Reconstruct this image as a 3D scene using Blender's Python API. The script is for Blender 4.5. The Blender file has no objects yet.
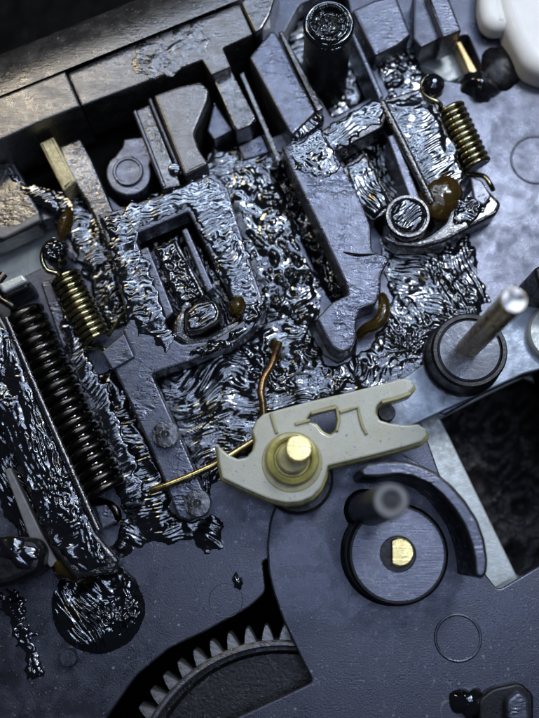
import bpy, bmesh, math, random
import numpy as np
from mathutils import Vector, Matrix

random.seed(7)
S = bpy.context.scene
COL = S.collection
S.unit_settings.scale_length = 0.01            # one unit is about a centimetre

# ------------------------------------------------------------------ camera
W, H = 539.0, 718.0
FPX = 1000.0                                    # focal length in photo pixels
NAD = (283.0, 540.0)                            # where the plumb line meets the picture
DEPTH = 10.0                                    # distance to the deck at the picture centre
zc = -Vector((NAD[0]-W/2, -(NAD[1]-H/2), -FPX)).normalized()
xc = (Vector((1, 0, 0)) - zc*zc.x).normalized()
yc = zc.cross(xc)
RC = Matrix((xc, yc, zc))                       # camera -> world
_fw = RC @ Vector((0, 0, -1))
CAM = -_fw*DEPTH                                # the deck's picture centre is the origin
cd = bpy.data.cameras.new('camera'); cam = bpy.data.objects.new('camera', cd); COL.objects.link(cam)
cam.matrix_world = Matrix.Translation(CAM) @ RC.to_4x4()
cd.sensor_fit = 'HORIZONTAL'; cd.sensor_width = 36; cd.lens = 36*FPX/W
cd.clip_start = 0.05; cd.clip_end = 300
cd.dof.use_dof = True; cd.dof.focus_distance = DEPTH-0.5; cd.dof.aperture_fstop = 0.30
S.camera = cam

# ------------------------------------------------------------------ light
world = bpy.data.worlds.new('World'); S.world = world; world.use_nodes = True
bg = world.node_tree.nodes['Background']; bg.inputs[0].default_value = (0.55, 0.65, 0.9, 1); bg.inputs[1].default_value = 0.025

def area(name, loc, aim, sx, sy, radiance, col):
    l = bpy.data.lights.new(name, 'AREA'); l.shape = 'RECTANGLE'; l.size = sx; l.size_y = sy
    l.energy = radiance*math.pi*sx*sy; l.color = col
    o = bpy.data.objects.new(name, l); COL.objects.link(o); o.location = loc
    o.rotation_euler = (Vector(aim)-Vector(loc)).to_track_quat('-Z', 'Y').to_euler()
    return o
for wy in (6.3, 8.7, 11.1):                     # three strip lights added to streak the grease with highlights
    area('sheen_strip_back', (0.9, wy, 13), (0.3, wy-6.8, 0), 13.5, 0.60, 16.5, (0.64, 0.76, 1.0))
for wy in (-3.0, -0.6, 1.7, 4.0):               # four unseen strip lights added overhead for a broken sheen
    area('sheen_strip_top', (2.8, wy, 14), (2.8, wy, 0), 9.0, 0.45, 12.0, (0.62, 0.72, 1.0))
area('desk_lamp', (5.4, 5.6, 12.5), (0, 0, 0), 2.2, 2.2, 46, (0.95, 0.97, 1.0))
area('warm_lamp', (-3.8, 4.5, 5.2), (-2.2, 2.4, 0.5), 1.6, 1.0, 21, (1.0, 0.80, 0.48))

vs = S.view_settings
vs.view_transform = 'Standard'; vs.look = 'None'; vs.exposure = 0.0; vs.gamma = 1; vs.use_curve_mapping = False
S.render.engine = 'CYCLES'
S.cycles.max_bounces = 6; S.cycles.use_denoising = True

# ------------------------------------------------------------------ pixel -> point
def P(x, y, z=0.0):
    d = RC @ Vector((x-W/2, -(y-H/2), -FPX))
    t = (z-CAM.z)/d.z
    return CAM + d*t
def PN(x, y, z):
    R = np.array(RC); d = np.stack([x-W/2, -(y-H/2), np.full_like(x, -FPX)], -1) @ R.T
    t = (z-CAM.z)/d[..., 2:3]
    return np.array(CAM) + d*t
def RW(cx, cy, r, z=0.0):
    return ((P(cx+r, cy, z)-P(cx-r, cy, z)).length + (P(cx, cy+r, z)-P(cx, cy-r, z)).length)/4

# ------------------------------------------------------------------ materials
MATS = {}
def nodes(name):
    m = bpy.data.materials.new(name); m.use_nodes = True
    nt = m.node_tree; b = nt.nodes['Principled BSDF']; MATS[name] = m
    return m, nt, b
def mat(name, col, rough=0.4, metal=0.0, spec=0.5, var=0.35, nscale=6, bump=0.15, bscale=60, coat=0.0, rvar=0.15, col2=None,
        scratch=0.0, sss=0.0, trans=0.0, dist=0.01, grain=0.0, ior=1.5, tint=None, specks=0.0, oil=0.0, ripple=0.0):
    m, nt, b = nodes(name); N = nt.nodes; L = nt.links
    tc = N.new('ShaderNodeTexCoord')
    n1 = N.new('ShaderNodeTexNoise'); n1.inputs['Scale'].default_value = nscale; n1.inputs['Detail'].default_value = 6; n1.inputs['Roughness'].default_value = 0.65
    L.new(tc.outputs['Object'], n1.inputs['Vector'])
    mix = N.new('ShaderNodeMix'); mix.data_type = 'RGBA'
    c2 = col2 or tuple(c*(1-var) for c in col)
    mix.inputs['A'].default_value = (*col, 1); mix.inputs['B'].default_value = (*c2, 1)
    rmp = N.new('ShaderNodeMapRange'); rmp.inputs['From Min'].default_value = 0.35; rmp.inputs['From Max'].default_value = 0.68
    L.new(n1.outputs['Fac'], rmp.inputs['Value']); L.new(rmp.outputs[0], mix.inputs['Factor'])
    if specks:
        def math_(op, a=None, bb=None):
            k = N.new('ShaderNodeMath'); k.operation = op
            for i, q in enumerate((a, bb)):
                if q is None: continue
                if isinstance(q, (int, float)): k.inputs[i].default_value = q
                else: L.new(q, k.inputs[i])
            return k.outputs[0]
        mask = None
        for sc_v, size in ((13, 0.20), (31, 0.26)):
            vo = N.new('ShaderNodeTexVoronoi'); vo.inputs['Scale'].default_value = sc_v; L.new(tc.outputs['Object'], vo.inputs['Vector'])
            sep = N.new('ShaderNodeSeparateColor'); L.new(vo.outputs['Color'], sep.inputs[0])
            lt = math_('LESS_THAN', vo.outputs['Distance'], math_('MULTIPLY', math_('POWER', sep.outputs[0], 5.0), size))
            mask = lt if mask is None else math_('MAXIMUM', mask, lt)
        for sc_h, off in ((2.2, 0.0), (4.5, 7.0)):
            mp_ = N.new('ShaderNodeMapping'); mp_.inputs['Location'].default_value = (off, off, 0); L.new(tc.outputs['Object'], mp_.inputs['Vector'])
            hn = N.new('ShaderNodeTexNoise'); hn.inputs['Scale'].default_value = sc_h; hn.inputs['Detail'].default_value = 1.5; hn.inputs['Distortion'].default_value = 0.5; L.new(mp_.outputs[0], hn.inputs['Vector'])
            hm = N.new('ShaderNodeTexNoise'); hm.inputs['Scale'].default_value = sc_h*1.7; hm.inputs['Detail'].default_value = 2; L.new(mp_.outputs[0], hm.inputs['Vector'])
            line = math_('LESS_THAN', math_('ABSOLUTE', math_('SUBTRACT', hn.outputs['Fac'], 0.47)), 0.0022*sc_h/2.2)
            line = math_('MULTIPLY', line, math_('MULTIPLY', math_('GREATER_THAN', hm.outputs['Fac'], 0.55), 0.45))
            mask = math_('MAXIMUM', mask, line)
        m2 = N.new('ShaderNodeMix'); m2.data_type = 'RGBA'; m2.inputs['B'].default_value = (specks, specks, specks*1.05, 1)
        L.new(mix.outputs['Result'], m2.inputs['A']); L.new(mask, m2.inputs['Factor']); mix = m2
    L.new(mix.outputs['Result'], b.inputs['Base Color'])
    n3 = N.new('ShaderNodeTexNoise'); n3.inputs['Scale'].default_value = nscale*2.3; n3.inputs['Detail'].default_value = 5
    L.new(tc.outputs['Object'], n3.inputs['Vector'])
    rr = N.new('ShaderNodeMapRange'); rr.inputs['From Min'].default_value = 0.3; rr.inputs['From Max'].default_value = 0.7
    rr.inputs['To Min'].default_value = max(0.03, rough-rvar); rr.inputs['To Max'].default_value = min(1, rough+rvar)
    L.new(n3.outputs['Fac'], rr.inputs['Value'])
    if oil:
        n5 = N.new('ShaderNodeTexNoise'); n5.inputs['Scale'].default_value = 1.7; n5.inputs['Detail'].default_value = 7; n5.inputs['Roughness'].default_value = 0.7; n5.inputs['Distortion'].default_value = 0.8
        L.new(tc.outputs['Object'], n5.inputs['Vector'])
        om = N.new('ShaderNodeMapRange'); om.inputs['From Min'].default_value = 0.47; om.inputs['From Max'].default_value = 0.60; om.inputs['To Min'].default_value = 1.0; om.inputs['To Max'].default_value = 1.0-oil
        L.new(n5.outputs['Fac'], om.inputs['Value']); oilmask = om.outputs[0]
        mu = N.new('ShaderNodeMath'); mu.operation = 'MULTIPLY'; L.new(rr.outputs[0], mu.inputs[0]); L.new(om.outputs[0], mu.inputs[1]); L.new(mu.outputs[0], b.inputs['Roughness'])
    else:
        L.new(rr.outputs[0], b.inputs['Roughness'])
    b.inputs['Metallic'].default_value = metal; b.inputs['Specular IOR Level'].default_value = spec
    b.inputs['IOR'].default_value = ior
    if tint: b.inputs['Specular Tint'].default_value = (*tint, 1)
    b.inputs['Coat Weight'].default_value = coat; b.inputs['Coat Roughness'].default_value = 0.08
    if sss: b.inputs['Subsurface Weight'].default_value = sss; b.inputs['Subsurface Radius'].default_value = (0.2, 0.18, 0.12); b.inputs['Subsurface Scale'].default_value = 0.4
    if trans: b.inputs['Transmission Weight'].default_value = trans
    n2 = N.new('ShaderNodeTexNoise'); n2.inputs['Scale'].default_value = bscale; n2.inputs['Detail'].default_value = 4; n2.inputs['Roughness'].default_value = 0.6
    L.new(tc.outputs['Object'], n2.inputs['Vector'])
    bp = N.new('ShaderNodeBump'); bp.inputs['Strength'].default_value = bump; bp.inputs['Distance'].default_value = dist
    L.new(n2.outputs['Fac'], bp.inputs['Height']); last = bp
    if oil and ripple:
        mq = N.new('ShaderNodeMapping'); mq.inputs['Scale'].default_value = (5, 13, 5); mq.inputs['Rotation'].default_value = (0, 0, -0.4); L.new(tc.outputs['Object'], mq.inputs['Vector'])
        n6 = N.new('ShaderNodeTexNoise'); n6.inputs['Scale'].default_value = 1.3; n6.inputs['Detail'].default_value = 3; n6.inputs['Distortion'].default_value = 1.2
        L.new(mq.outputs[0], n6.inputs['Vector'])
        iv = N.new('ShaderNodeMapRange'); iv.inputs['From Min'].default_value = 1.0; iv.inputs['From Max'].default_value = 1.0-oil; iv.inputs['To Min'].default_value = 0.12; iv.inputs['To Max'].default_value = ripple
        L.new(oilmask, iv.inputs['Value'])
        b6 = N.new('ShaderNodeBump'); b6.inputs['Distance'].default_value = 0.03; L.new(iv.outputs[0], b6.inputs['Strength'])
        L.new(n6.outputs['Fac'], b6.inputs['Height']); L.new(last.outputs[0], b6.inputs['Normal']); last = b6
    if scratch:
        mp = N.new('ShaderNodeMapping'); mp.inputs['Scale'].default_value = (3, 90, 3); mp.inputs['Rotation'].default_value = (0, 0, 0.9)
        L.new(tc.outputs['Object'], mp.inputs['Vector'])
        n4 = N.new('ShaderNodeTexNoise'); n4.inputs['Scale'].default_value = 1.5; n4.inputs['Detail'].default_value = 3; n4.inputs['Distortion'].default_value = 0.6
        L.new(mp.outputs[0], n4.inputs['Vector'])
        b2 = N.new('ShaderNodeBump'); b2.inputs['Strength'].default_value = scratch; b2.inputs['Distance'].default_value = dist
        L.new(n4.outputs['Fac'], b2.inputs['Height']); L.new(last.outputs[0], b2.inputs['Normal']); last = b2
    if grain:
        v = N.new('ShaderNodeTexVoronoi'); v.inputs['Scale'].default_value = grain
        L.new(tc.outputs['Object'], v.inputs['Vector'])
        b3 = N.new('ShaderNodeBump'); b3.inputs['Strength'].default_value = 0.25; b3.inputs['Distance'].default_value = dist
        L.new(v.outputs['Distance'], b3.inputs['Height']); L.new(last.outputs[0], b3.inputs['Normal']); last = b3
    L.new(last.outputs[0], b.inputs['Normal'])
    return m
SHEEN = (0.74, 0.80, 1.0)
mat('plastic', (0.020, 0.020, 0.024), 0.38, spec=1.0, bump=0.5, bscale=60, dist=0.006, scratch=0.07, specks=0.17, nscale=3, rvar=0.14, ior=1.62, tint=SHEEN, oil=0.45)
mat('plastic_pale', (0.028, 0.029, 0.034), 0.36, spec=1.0, bump=0.5, bscale=55, dist=0.005, nscale=4, rvar=0.16, coat=0.1, ior=1.68, tint=SHEEN, oil=0.6, specks=0.16, ripple=0.9)
mat('plastic_oily', (0.014, 0.014, 0.015), 0.24, spec=1.0, bump=0.8, bscale=13, dist=0.014, nscale=6, rvar=0.10, coat=0.3, ior=1.6, oil=0.5, ripple=0.8)
mat('disc_face', (0.030, 0.031, 0.040), 0.30, spec=1.0, bump=0.4, bscale=60, dist=0.005, scratch=0.6, nscale=4, rvar=0.12, ior=1.8, tint=SHEEN, specks=0.3)
mat('plastic_dark', (0.006, 0.006, 0.007), 0.38, spec=0.4, bump=0.3, bscale=40)
mat('shade_black', (0.004, 0.004, 0.004), 0.8, spec=0.1)  # black colour that stands in for deep shade below the deck
mat('ledge_plastic', (0.024, 0.023, 0.022), 0.34, spec=1.0, bump=0.6, bscale=45, dist=0.006, scratch=0.4, nscale=3, ior=1.75, oil=0.3, specks=0.16, ripple=0.3)
mat('grease', (0.006, 0.0065, 0.008), 0.10, spec=1.0, bump=0.06, bscale=30, rvar=0.05, coat=0.3, nscale=6, ior=1.65, tint=(0.9, 0.95, 1.0))
mat('grease_wet', (0.005, 0.006, 0.007), 0.055, spec=1.0, bump=0.05, bscale=30, rvar=0.025, coat=0.3, nscale=6, ior=1.65, tint=(0.9, 0.95, 1.0))
mat('grease_brown', (0.13, 0.088, 0.02), 0.12, spec=0.6, bump=0.08, bscale=25, rvar=0.05, nscale=7, col2=(0.08, 0.04, 0.01), trans=0.7)
mat('lever_plastic', (0.44, 0.445, 0.36), 0.26, spec=0.7, var=0.2, bump=0.22, bscale=50, nscale=3.5, sss=0.15, col2=(0.38, 0.37, 0.25), rvar=0.12, oil=0.4, specks=0.2)
mat('lever_stained', (0.46, 0.42, 0.13), 0.28, spec=0.5, var=0.3, bump=0.15, bscale=50, nscale=8, col2=(0.25, 0.22, 0.06), coat=0.2)
mat('rib_stain', (0.36, 0.33, 0.15), 0.35, spec=0.5, var=0.3, bump=0.1, nscale=8)
mat('brass', (0.80, 0.66, 0.30), 0.24, metal=1, bump=0.15, bscale=50, nscale=5, col2=(0.55, 0.42, 0.16))
mat('brass_bright', (0.90, 0.80, 0.42), 0.30, metal=1, bump=0.3, bscale=18, nscale=6, col2=(0.66, 0.54, 0.22), scratch=0.5, dist=0.008)
mat('brass_wire', (0.46, 0.39, 0.19), 0.25, metal=1, bump=0.2, bscale=30, nscale=4, col2=(0.30, 0.22, 0.09))
mat('rust_wire', (0.24, 0.16, 0.075), 0.3, metal=0.9, bump=0.4, bscale=20, nscale=5, col2=(0.10, 0.05, 0.02))
mat('spring_gold', (0.48, 0.44, 0.25), 0.24, metal=1, bump=0.1, bscale=20, nscale=5, col2=(0.16, 0.15, 0.09))
mat('spring_dark', (0.10, 0.092, 0.08), 0.26, metal=1, bump=0.4, bscale=18, nscale=4, col2=(0.03, 0.028, 0.026))
mat('steel', (0.62, 0.62, 0.60), 0.16, metal=1, bump=0.05, bscale=30, nscale=3, var=0.2)
mat('steel_oily', (0.52, 0.37, 0.17), 0.28, metal=1, bump=0.1, bscale=20, nscale=4, var=0.4)
mat('steel_pale', (0.52, 0.56, 0.54), 0.5, metal=0.55, bump=0.3, bscale=40, nscale=7, var=0.15)
mat('steel_blue', (0.25, 0.29, 0.34), 0.42, metal=0.7, bump=0.25, bscale=30, nscale=5, var=0.3)
mat('collar_face', (0.13, 0.14, 0.16), 0.25, metal=0.7, bump=0.4, bscale=12, dist=0.01, nscale=3, var=0.5)
mat('post_grey', (0.17, 0.17, 0.17), 0.45, spec=0.6, bump=0.2, bscale=20)
mat('white_plastic', (0.78, 0.77, 0.72), 0.4, spec=0.4, var=0.06, bump=0.05, sss=0.2)
mat('void', (0.055, 0.048, 0.046), 0.4, spec=0.6, bump=1.0, bscale=6, dist=0.08, nscale=2.2, col2=(0.005, 0.005, 0.006))
mat('gear_plastic', (0.05, 0.05, 0.05), 0.34, spec=1.0, ior=1.9, bump=0.4, bscale=30, nscale=6)
mat('gear_web', (0.012, 0.012, 0.013), 0.34, spec=0.6, bump=0.5, bscale=30, specks=0.12)
mat('tooth_plastic', (0.10, 0.10, 0.095), 0.3, spec=1.0, ior=1.9, bump=0.4, bscale=30)
mat('yellow_end', (0.60, 0.52, 0.27), 0.3, spec=0.8, bump=0.7, bscale=25, dist=0.02, nscale=9, col2=(0.30, 0.25, 0.12))

# ------------------------------------------------------------------ object helpers
def wloc(o):
    v = Vector((0, 0, 0))
    while o: v += o.location; o = o.parent
    return v
def finish(name, me, m, parent=None, smooth=False, angle=0.7):
    """me holds world coordinates; the origin is moved to the middle of its foot"""
    n = len(me.vertices); co = np.empty(n*3); me.vertices.foreach_get('co', co); co = co.reshape(-1, 3)
    c = (co.min(0)+co.max(0))/2; c[2] = co[:, 2].min()
    me.vertices.foreach_set('co', (co-c).ravel()); me.update()
    me.materials.clear(); me.materials.append(MATS[m])
    if smooth:
        me.polygons.foreach_set('use_smooth', [True]*len(me.polygons)); me.set_sharp_from_angle(angle=angle)
    else:
        me.polygons.foreach_set('use_smooth', [False]*len(me.polygons))
    o = bpy.data.objects.new(name, me); COL.objects.link(o)
    o.location = Vector(c)
    if parent: o.parent = parent; o.location = Vector(c)-wloc(parent)
    return o
def tag(o, label=None, cat=None, group=None, kind=None):
    if label: o['label'] = label
    if cat: o['category'] = cat
    if group: o['group'] = group
    if kind: o['kind'] = kind
    return o
def thing(name, loc, label, cat, group=None):
    o = bpy.data.objects.new(name, None); COL.objects.link(o); o.location = loc; o.empty_display_size = 0.1
    return tag(o, label, cat, group)
def rnd(poly, r, n=4):
    """round the corners of a pixel polygon"""
    if r <= 0: return list(poly)
    out = []; k = len(poly)
    for i in range(k):
        p = Vector(poly[i]).to_2d(); a = Vector(poly[i-1]).to_2d(); b = Vector(poly[(i+1) % k]).to_2d()
        rr = min(r, (a-p).length*0.45, (b-p).length*0.45)
        s = p+(a-p).normalized()*rr; e = p+(b-p).normalized()*rr
        for j in range(n+1):
            t = j/n; out.append(tuple(s*(1-t)**2 + p*2*t*(1-t) + e*t*t))
    return out
def circ(cx, cy, r, n=48, a0=0, a1=None):
    if a1 is None: return [(cx+r*math.cos(2*math.pi*i/n), cy+r*math.sin(2*math.pi*i/n)) for i in range(n)]
    return [(cx+r*math.cos(a0+(a1-a0)*i/n), cy+r*math.sin(a0+(a1-a0)*i/n)) for i in range(n+1)]
def slab(name, poly, z0, z1, m, parent=None, holes=(), bevel=0.025, rc=0, wob=0.0, grow=0.0, bres=2):
    """upright slab whose top outline was measured in the picture at height z1"""
    cu = bpy.data.curves.new('tmp', 'CURVE'); cu.dimensions = '2D'; cu.fill_mode = 'BOTH'
    bevel = min(bevel, (z1-z0)*0.45)
    cu.extrude = max((z1-z0)/2-bevel, 0.0005); cu.bevel_depth = bevel; cu.bevel_resolution = bres; cu.offset = -bevel+grow
    for k, pl in enumerate([rnd(poly, rc)]+list(holes)):
        w = [P(x+random.uniform(-wob, wob), y+random.uniform(-wob, wob), z1) for x, y in pl]
        a = sum(w[i-1].x*w[i].y-w[i].x*w[i-1].y for i in range(len(w)))
        if (a > 0) == (k > 0): w = w[::-1]
        sp = cu.splines.new('POLY'); sp.points.add(len(w)-1); sp.use_cyclic_u = True
        for q, v in zip(sp.points, w): q.co = (v.x, v.y, 0, 1)
    t = bpy.data.objects.new('tmp', cu); COL.objects.link(t)
    dg = bpy.context.evaluated_depsgraph_get()
    me = bpy.data.meshes.new_from_object(t.evaluated_get(dg)); bpy.data.objects.remove(t); bpy.data.curves.remove(cu)
    me.name = name
    bm = bmesh.new(); bm.from_mesh(me); bmesh.ops.remove_doubles(bm, verts=bm.verts, dist=1e-5)
    bmesh.ops.recalc_face_normals(bm, faces=bm.faces)
    for v in bm.verts: v.co.z += (z0+z1)/2
    bm.to_mesh(me); bm.free()
    return finish(name, me, m, parent)
def lathe(name, cx, cy, z, prof, m, parent=None, n=56, axis=None, squash=1.0):
    """turned part: prof = [(radius, height above z)...]; its axis is upright unless axis is given; (cx, cy) measured at height z"""
    c = P(cx, cy, z); return lathe_w(name, c, prof, m, parent, n, axis)
def lathe_w(name, c, prof, m, parent=None, n=56, axis=None, caps=True):
    q = Vector((0, 0, 1)).rotation_difference(Vector(axis).normalized()) if axis else None
    V = []; F = []
    for r, h in prof:
        for i in range(n):
            a = 2*math.pi*i/n; v = Vector((r*math.cos(a), r*math.sin(a), h))
            if q: v = q @ v
            V.append(c+v)
    k = len(prof)
    for j in range(k-1):
        for i in range(n):
            i2 = (i+1) % n; F.append((j*n+i, j*n+i2, (j+1)*n+i2, (j+1)*n+i))
    if caps: F.append(tuple(range(n))[::-1]); F.append(tuple((k-1)*n+i for i in range(n)))
    me = bpy.data.meshes.new(name); me.from_pydata([tuple(v) for v in V], [], F); me.update()
    return finish(name, me, m, parent, smooth=True, angle=0.2)
def sweep(name, pts, r, m, parent=None, n=10, taper=None):
    pts = [Vector(p) for p in pts]; V = []; F = []; k = len(pts); up = None
    for i, p in enumerate(pts):
        t = (pts[min(i+1, k-1)]-pts[max(i-1, 0)]).normalized()
        if up is None:
            up = t.orthogonal().normalized()
        up = (up-t*up.dot(t)).normalized(); s = t.cross(up)
        rr = r*(taper(i/(k-1)) if taper else 1)
        for j in range(n):
            a = 2*math.pi*j/n; V.append(tuple(p+(up*math.cos(a)+s*math.sin(a))*rr))
    for i in range(k-1):
        for j in range(n):
            j2 = (j+1) % n; F.append((i*n+j, i*n+j2, (i+1)*n+j2, (i+1)*n+j))
    F.append(tuple(range(n))[::-1]); F.append(tuple((k-1)*n+j for j in range(n)))
    me = bpy.data.meshes.new(name); me.from_pydata(V, [], F); me.update()
    return finish(name, me, m, parent, smooth=True, angle=1.0)
def smooth_path(pts, n=8):
    pts = [Vector(p) for p in pts]; out = []
    for i in range(len(pts)-1):
        a = pts[max(i-1, 0)]; b = pts[i]; c = pts[i+1]; d = pts[min(i+2, len(pts)-1)]
        for j in range(n):
            t = j/n
            out.append(0.5*((2*b)+(c-a)*t+(2*a-5*b+4*c-d)*t*t+(3*b-a-3*c+d)*t**3))
    out.append(pts[-1]); return out
def helix(A, B, R, turns, per=18, jit=0.0, ends=0.6):
    ax = (B-A); L = ax.length; ax.normalize(); u = ax.orthogonal().normalized(); v = ax.cross(u); out = []
    N = int(turns*per)
    rr = random.Random(3); jt = [rr.uniform(-1, 1)*jit for _ in range(int(turns)+3)]
    for i in range(N+1):
        t = i/N; a = 2*math.pi*turns*t; k = turns*t; j0 = int(k)
        jj = jt[j0]*(1-(k-j0))+jt[j0+1]*(k-j0)
        out.append(A+ax*(L*t)+(u*math.cos(a)+v*math.sin(a))*(R*(1+jj)))
    return out

# ------------------------------------------------------------------ numpy noise
_rng = np.random.RandomState(11)
_perm = np.concatenate([_rng.permutation(256)]*2); _g = _rng.rand(256)*2*np.pi
_gx, _gy = np.cos(_g), np.sin(_g)
def noise(x, y):
    xi = np.floor(x).astype(int); yi = np.floor(y).astype(int); fx = x-xi; fy = y-yi
    def gr(ix, iy, dx, dy):
        h = _perm[_perm[ix & 255]+(iy & 255)]; return _gx[h]*dx+_gy[h]*dy
    u = fx*fx*fx*(fx*(fx*6-15)+10); v = fy*fy*fy*(fy*(fy*6-15)+10)
    a = gr(xi, yi, fx, fy); b = gr(xi+1, yi, fx-1, fy); c = gr(xi, yi+1, fx, fy-1); d = gr(xi+1, yi+1, fx-1, fy-1)
    return ((a*(1-u)+b*u)*(1-v)+(c*(1-u)+d*u)*v)*1.5
def ridge(n): return 1-np.abs(n)*2.0
def worley(x, y):
    xi = np.floor(x).astype(int); yi = np.floor(y).astype(int); best = np.full(x.shape, 9.0); rad = np.zeros(x.shape)
    for dx in (-1, 0, 1):
        for dy in (-1, 0, 1):
            h = _perm[_perm[(xi+dx) & 255]+((yi+dy) & 255)]; h2 = _perm[(h+37) & 255]
            d = np.hypot(xi+dx+h/255-x, yi+dy+h2/255-y); q = 0.17+0.33*(_perm[(h2+91) & 255]/255)
            s = d/q; w = s < best; best = np.where(w, s, best); rad = np.where(w, q, rad)
    return best, rad
def sdist(x, y, poly):
    p = np.array(poly, float); ins = np.zeros(x.shape, bool); d = np.full(x.shape, 1e9)
    for i in range(len(p)):
        x0, y0 = p[i-1]; x1, y1 = p[i]; dx, dy = x1-x0, y1-y0
        t = np.clip(((x-x0)*dx+(y-y0)*dy)/(dx*dx+dy*dy+1e-9), 0, 1)
        d = np.minimum(d, np.hypot(x-x0-t*dx, y-y0-t*dy))
        c = ((y0 > y) != (y1 > y)) & (x < (x1-x0)*(y-y0)/(y1-y0+1e-12)+x0); ins ^= c
    return np.where(ins, d, -d)
def relief(style, x, y, ang, sc):
    sc = sc*1.5
    a = math.radians(ang); tw = 0.45*noise(x/70+3, y/70)
    ca, sa = np.cos(a+tw), np.sin(a+tw)
    x0, y0 = x-x.mean(), y-y.mean()
    u = (x0*ca+y0*sa)/sc; v = (-x0*sa+y0*ca)/sc
    if style == 'strokes':           # combed ridges running along ang
        w = v+2.6*noise(u/18, v/14)+0.35*noise(u/7+9, v/5)
        k = np.clip(0.5+1.6*noise(u/20+7, v/16), 0.05, 1)
        h = (0.75*ridge(noise(u/24, w/2.9))*k+0.40*ridge(noise(u/14+31, w/1.9+7))*(1-0.6*k))
        return h+0.35*noise(u/16, v/9)
    if style == 'wrinkle':           # wavy folds
        w = v+2.6*noise(u/8, v/8)+0.8*noise(u/4+3, v/4)
        return 0.5+0.5*np.sin(w*2*np.pi/3.6+2.5*noise(u/12, v/12))*np.clip(0.55+1.3*noise(u/8+50, v/6), 0, 1.3)+0.3*noise(u/9, v/7)
    if style == 'drops':             # beaded film
        b, q = worley(u/4.4, v/4.0); h = np.sqrt(np.clip(1-b*b, 0, 1))*q*2.0
        b2, q2 = worley(u/9+17, v/5+5); h2 = np.sqrt(np.clip(1-b2*b2, 0, 1))*q2*2.6
        k = np.clip(0.5+2.2*noise(u/18+4, v/18), 0, 1)
        return 0.28*noise(u/9, v/9)+np.maximum(h*k*1.25, h2*(1-k)*0.9)
    if style == 'crumb':             # churned crumbs
        wx = u+1.6*noise(u/6, v/6); wy = v+1.6*noise(u/6+40, v/6+12)
        return 0.75*ridge(noise(wx/5, wy/5))+0.25*ridge(noise(wx/2.8+5, wy/2.8))+0.5*noise(u/10, v/10)
    if style == 'film':              # calm pool with soft swells
        return 0.35+0.45*noise(u/16, v/7)+0.12*ridge(noise(u/12+8, v/6))
    if style == 'lines':             # long narrow drag lines
        w = v+0.8*noise(u/20, v/12)
        return 0.6*ridge(noise(u/26, w/2.4))+0.45*ridge(noise(u/5+31, w/3.4+7))
    return u*0
def grease(poly, z, style, ang=0, sc=1.0, amp=0.05, base=0.01, edge=13, rag=6, flat=0.62, step=1.0, m='grease', label='', styles=None, curve=None):
    xs = [p[0] for p in poly]; ys = [p[1] for p in poly]
    X, Y = np.meshgrid(np.arange(min(xs)-8, max(xs)+8, step), np.arange(min(ys)-8, max(ys)+8, step))
    d = sdist(X, Y, poly)+rag*(0.7*noise(X/20+3, Y/20)+0.6*noise(X/9+3, Y/9)+0.15*noise(X/4, Y/4+8))
    h = relief(style, X, Y, ang, sc)
    km = np.clip(0.72+1.3*noise(X/34+5, Y/34+amp*90)+0.5*noise(X/15, Y/15), 0.3, 1.2)
    if styles:
        for (cx, cy, r, st, an, s2, k) in styles:
            w = np.clip(1.3-np.hypot(X-cx, Y-cy)/r+0.25*noise(X/14, Y/14), 0, 1)*1.0; w = w*w*(3-2*w)
            h = h*(1-w)+relief(st, X, Y, an, s2)*k*w
    e = np.clip(d/edge, 0, 1); e = e*(2-e)
    hh = e*(base+amp*flat*(km*np.clip(h, -0.5, 2)+0.55*noise(X/26+2, Y/26)+0.2*noise(X/12, Y/12)))
    if curve is not None: hh = hh+curve(X, Y)*e
    hh = np.where(d <= 0, -0.012, hh)
    pw = PN(X, Y, z); pw[..., 2] = z+hh
    keep = d > -1.5*step
    ny, nx = X.shape; cell = keep[:-1, :-1] & keep[1:, :-1] & keep[:-1, 1:] & keep[1:, 1:]
    idx = np.arange(nx*ny).reshape(ny, nx)
    q = np.stack([idx[1:, :-1][cell], idx[1:, 1:][cell], idx[:-1, 1:][cell], idx[:-1, :-1][cell]], -1)
    used = np.unique(q); rem = np.zeros(nx*ny, int); rem[used] = np.arange(len(used)); q = rem[q]
    me = bpy.data.meshes.new('grease'); me.from_pydata(pw.reshape(-1, 3)[used].tolist(), [], q.tolist()); me.update()
    o = finish('grease', me, m); me.polygons.foreach_set('use_smooth', [True]*len(me.polygons))
    o['kind'] = 'stuff'
    if label: o['label'] = label
    o['category'] = 'grease'
    return o
def blob(name, cx, cy, rx, ry, ang, z, h, m, parent=None, lump=0.18, seed=0, n=28, rows=12):
    """rounded lump sitting on height z"""
    c = P(cx, cy, z); s = RW(cx, cy, 10, z)/10; a0 = math.radians(-ang); V = []; F = []
    for j in range(rows+1):
        f = j/rows*math.pi/2
        for i in range(n):
            a = 2*math.pi*i/n; k = 1+lump*float(noise(np.array([math.cos(a)*1.7+seed*3.1+f]), np.array([math.sin(a)*1.7+seed*1.7]))[0])*1.6
            x = math.cos(a)*rx*math.cos(f)*k*s; y = math.sin(a)*ry*math.cos(f)*k*s
            zz = h*math.sin(f)*(1+0.5*lump*float(noise(np.array([x*9+seed]), np.array([y*9]))[0]))
            V.append((c.x+x*math.cos(a0)-y*math.sin(a0), c.y+x*math.sin(a0)+y*math.cos(a0), z-0.01+zz))
    for j in range(rows):
        for i in range(n):
            i2 = (i+1) % n; F.append((j*n+i, j*n+i2, (j+1)*n+i2, (j+1)*n+i))
    F.append(tuple(range(n))[::-1])
    me = bpy.data.meshes.new(name); me.from_pydata(V, [], F); me.update()
    bm = bmesh.new(); bm.from_mesh(me); bmesh.ops.remove_doubles(bm, verts=bm.verts, dist=1e-4); bm.to_mesh(me); bm.free()
    return finish(name, me, m, parent, smooth=True, angle=1.5)

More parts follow.
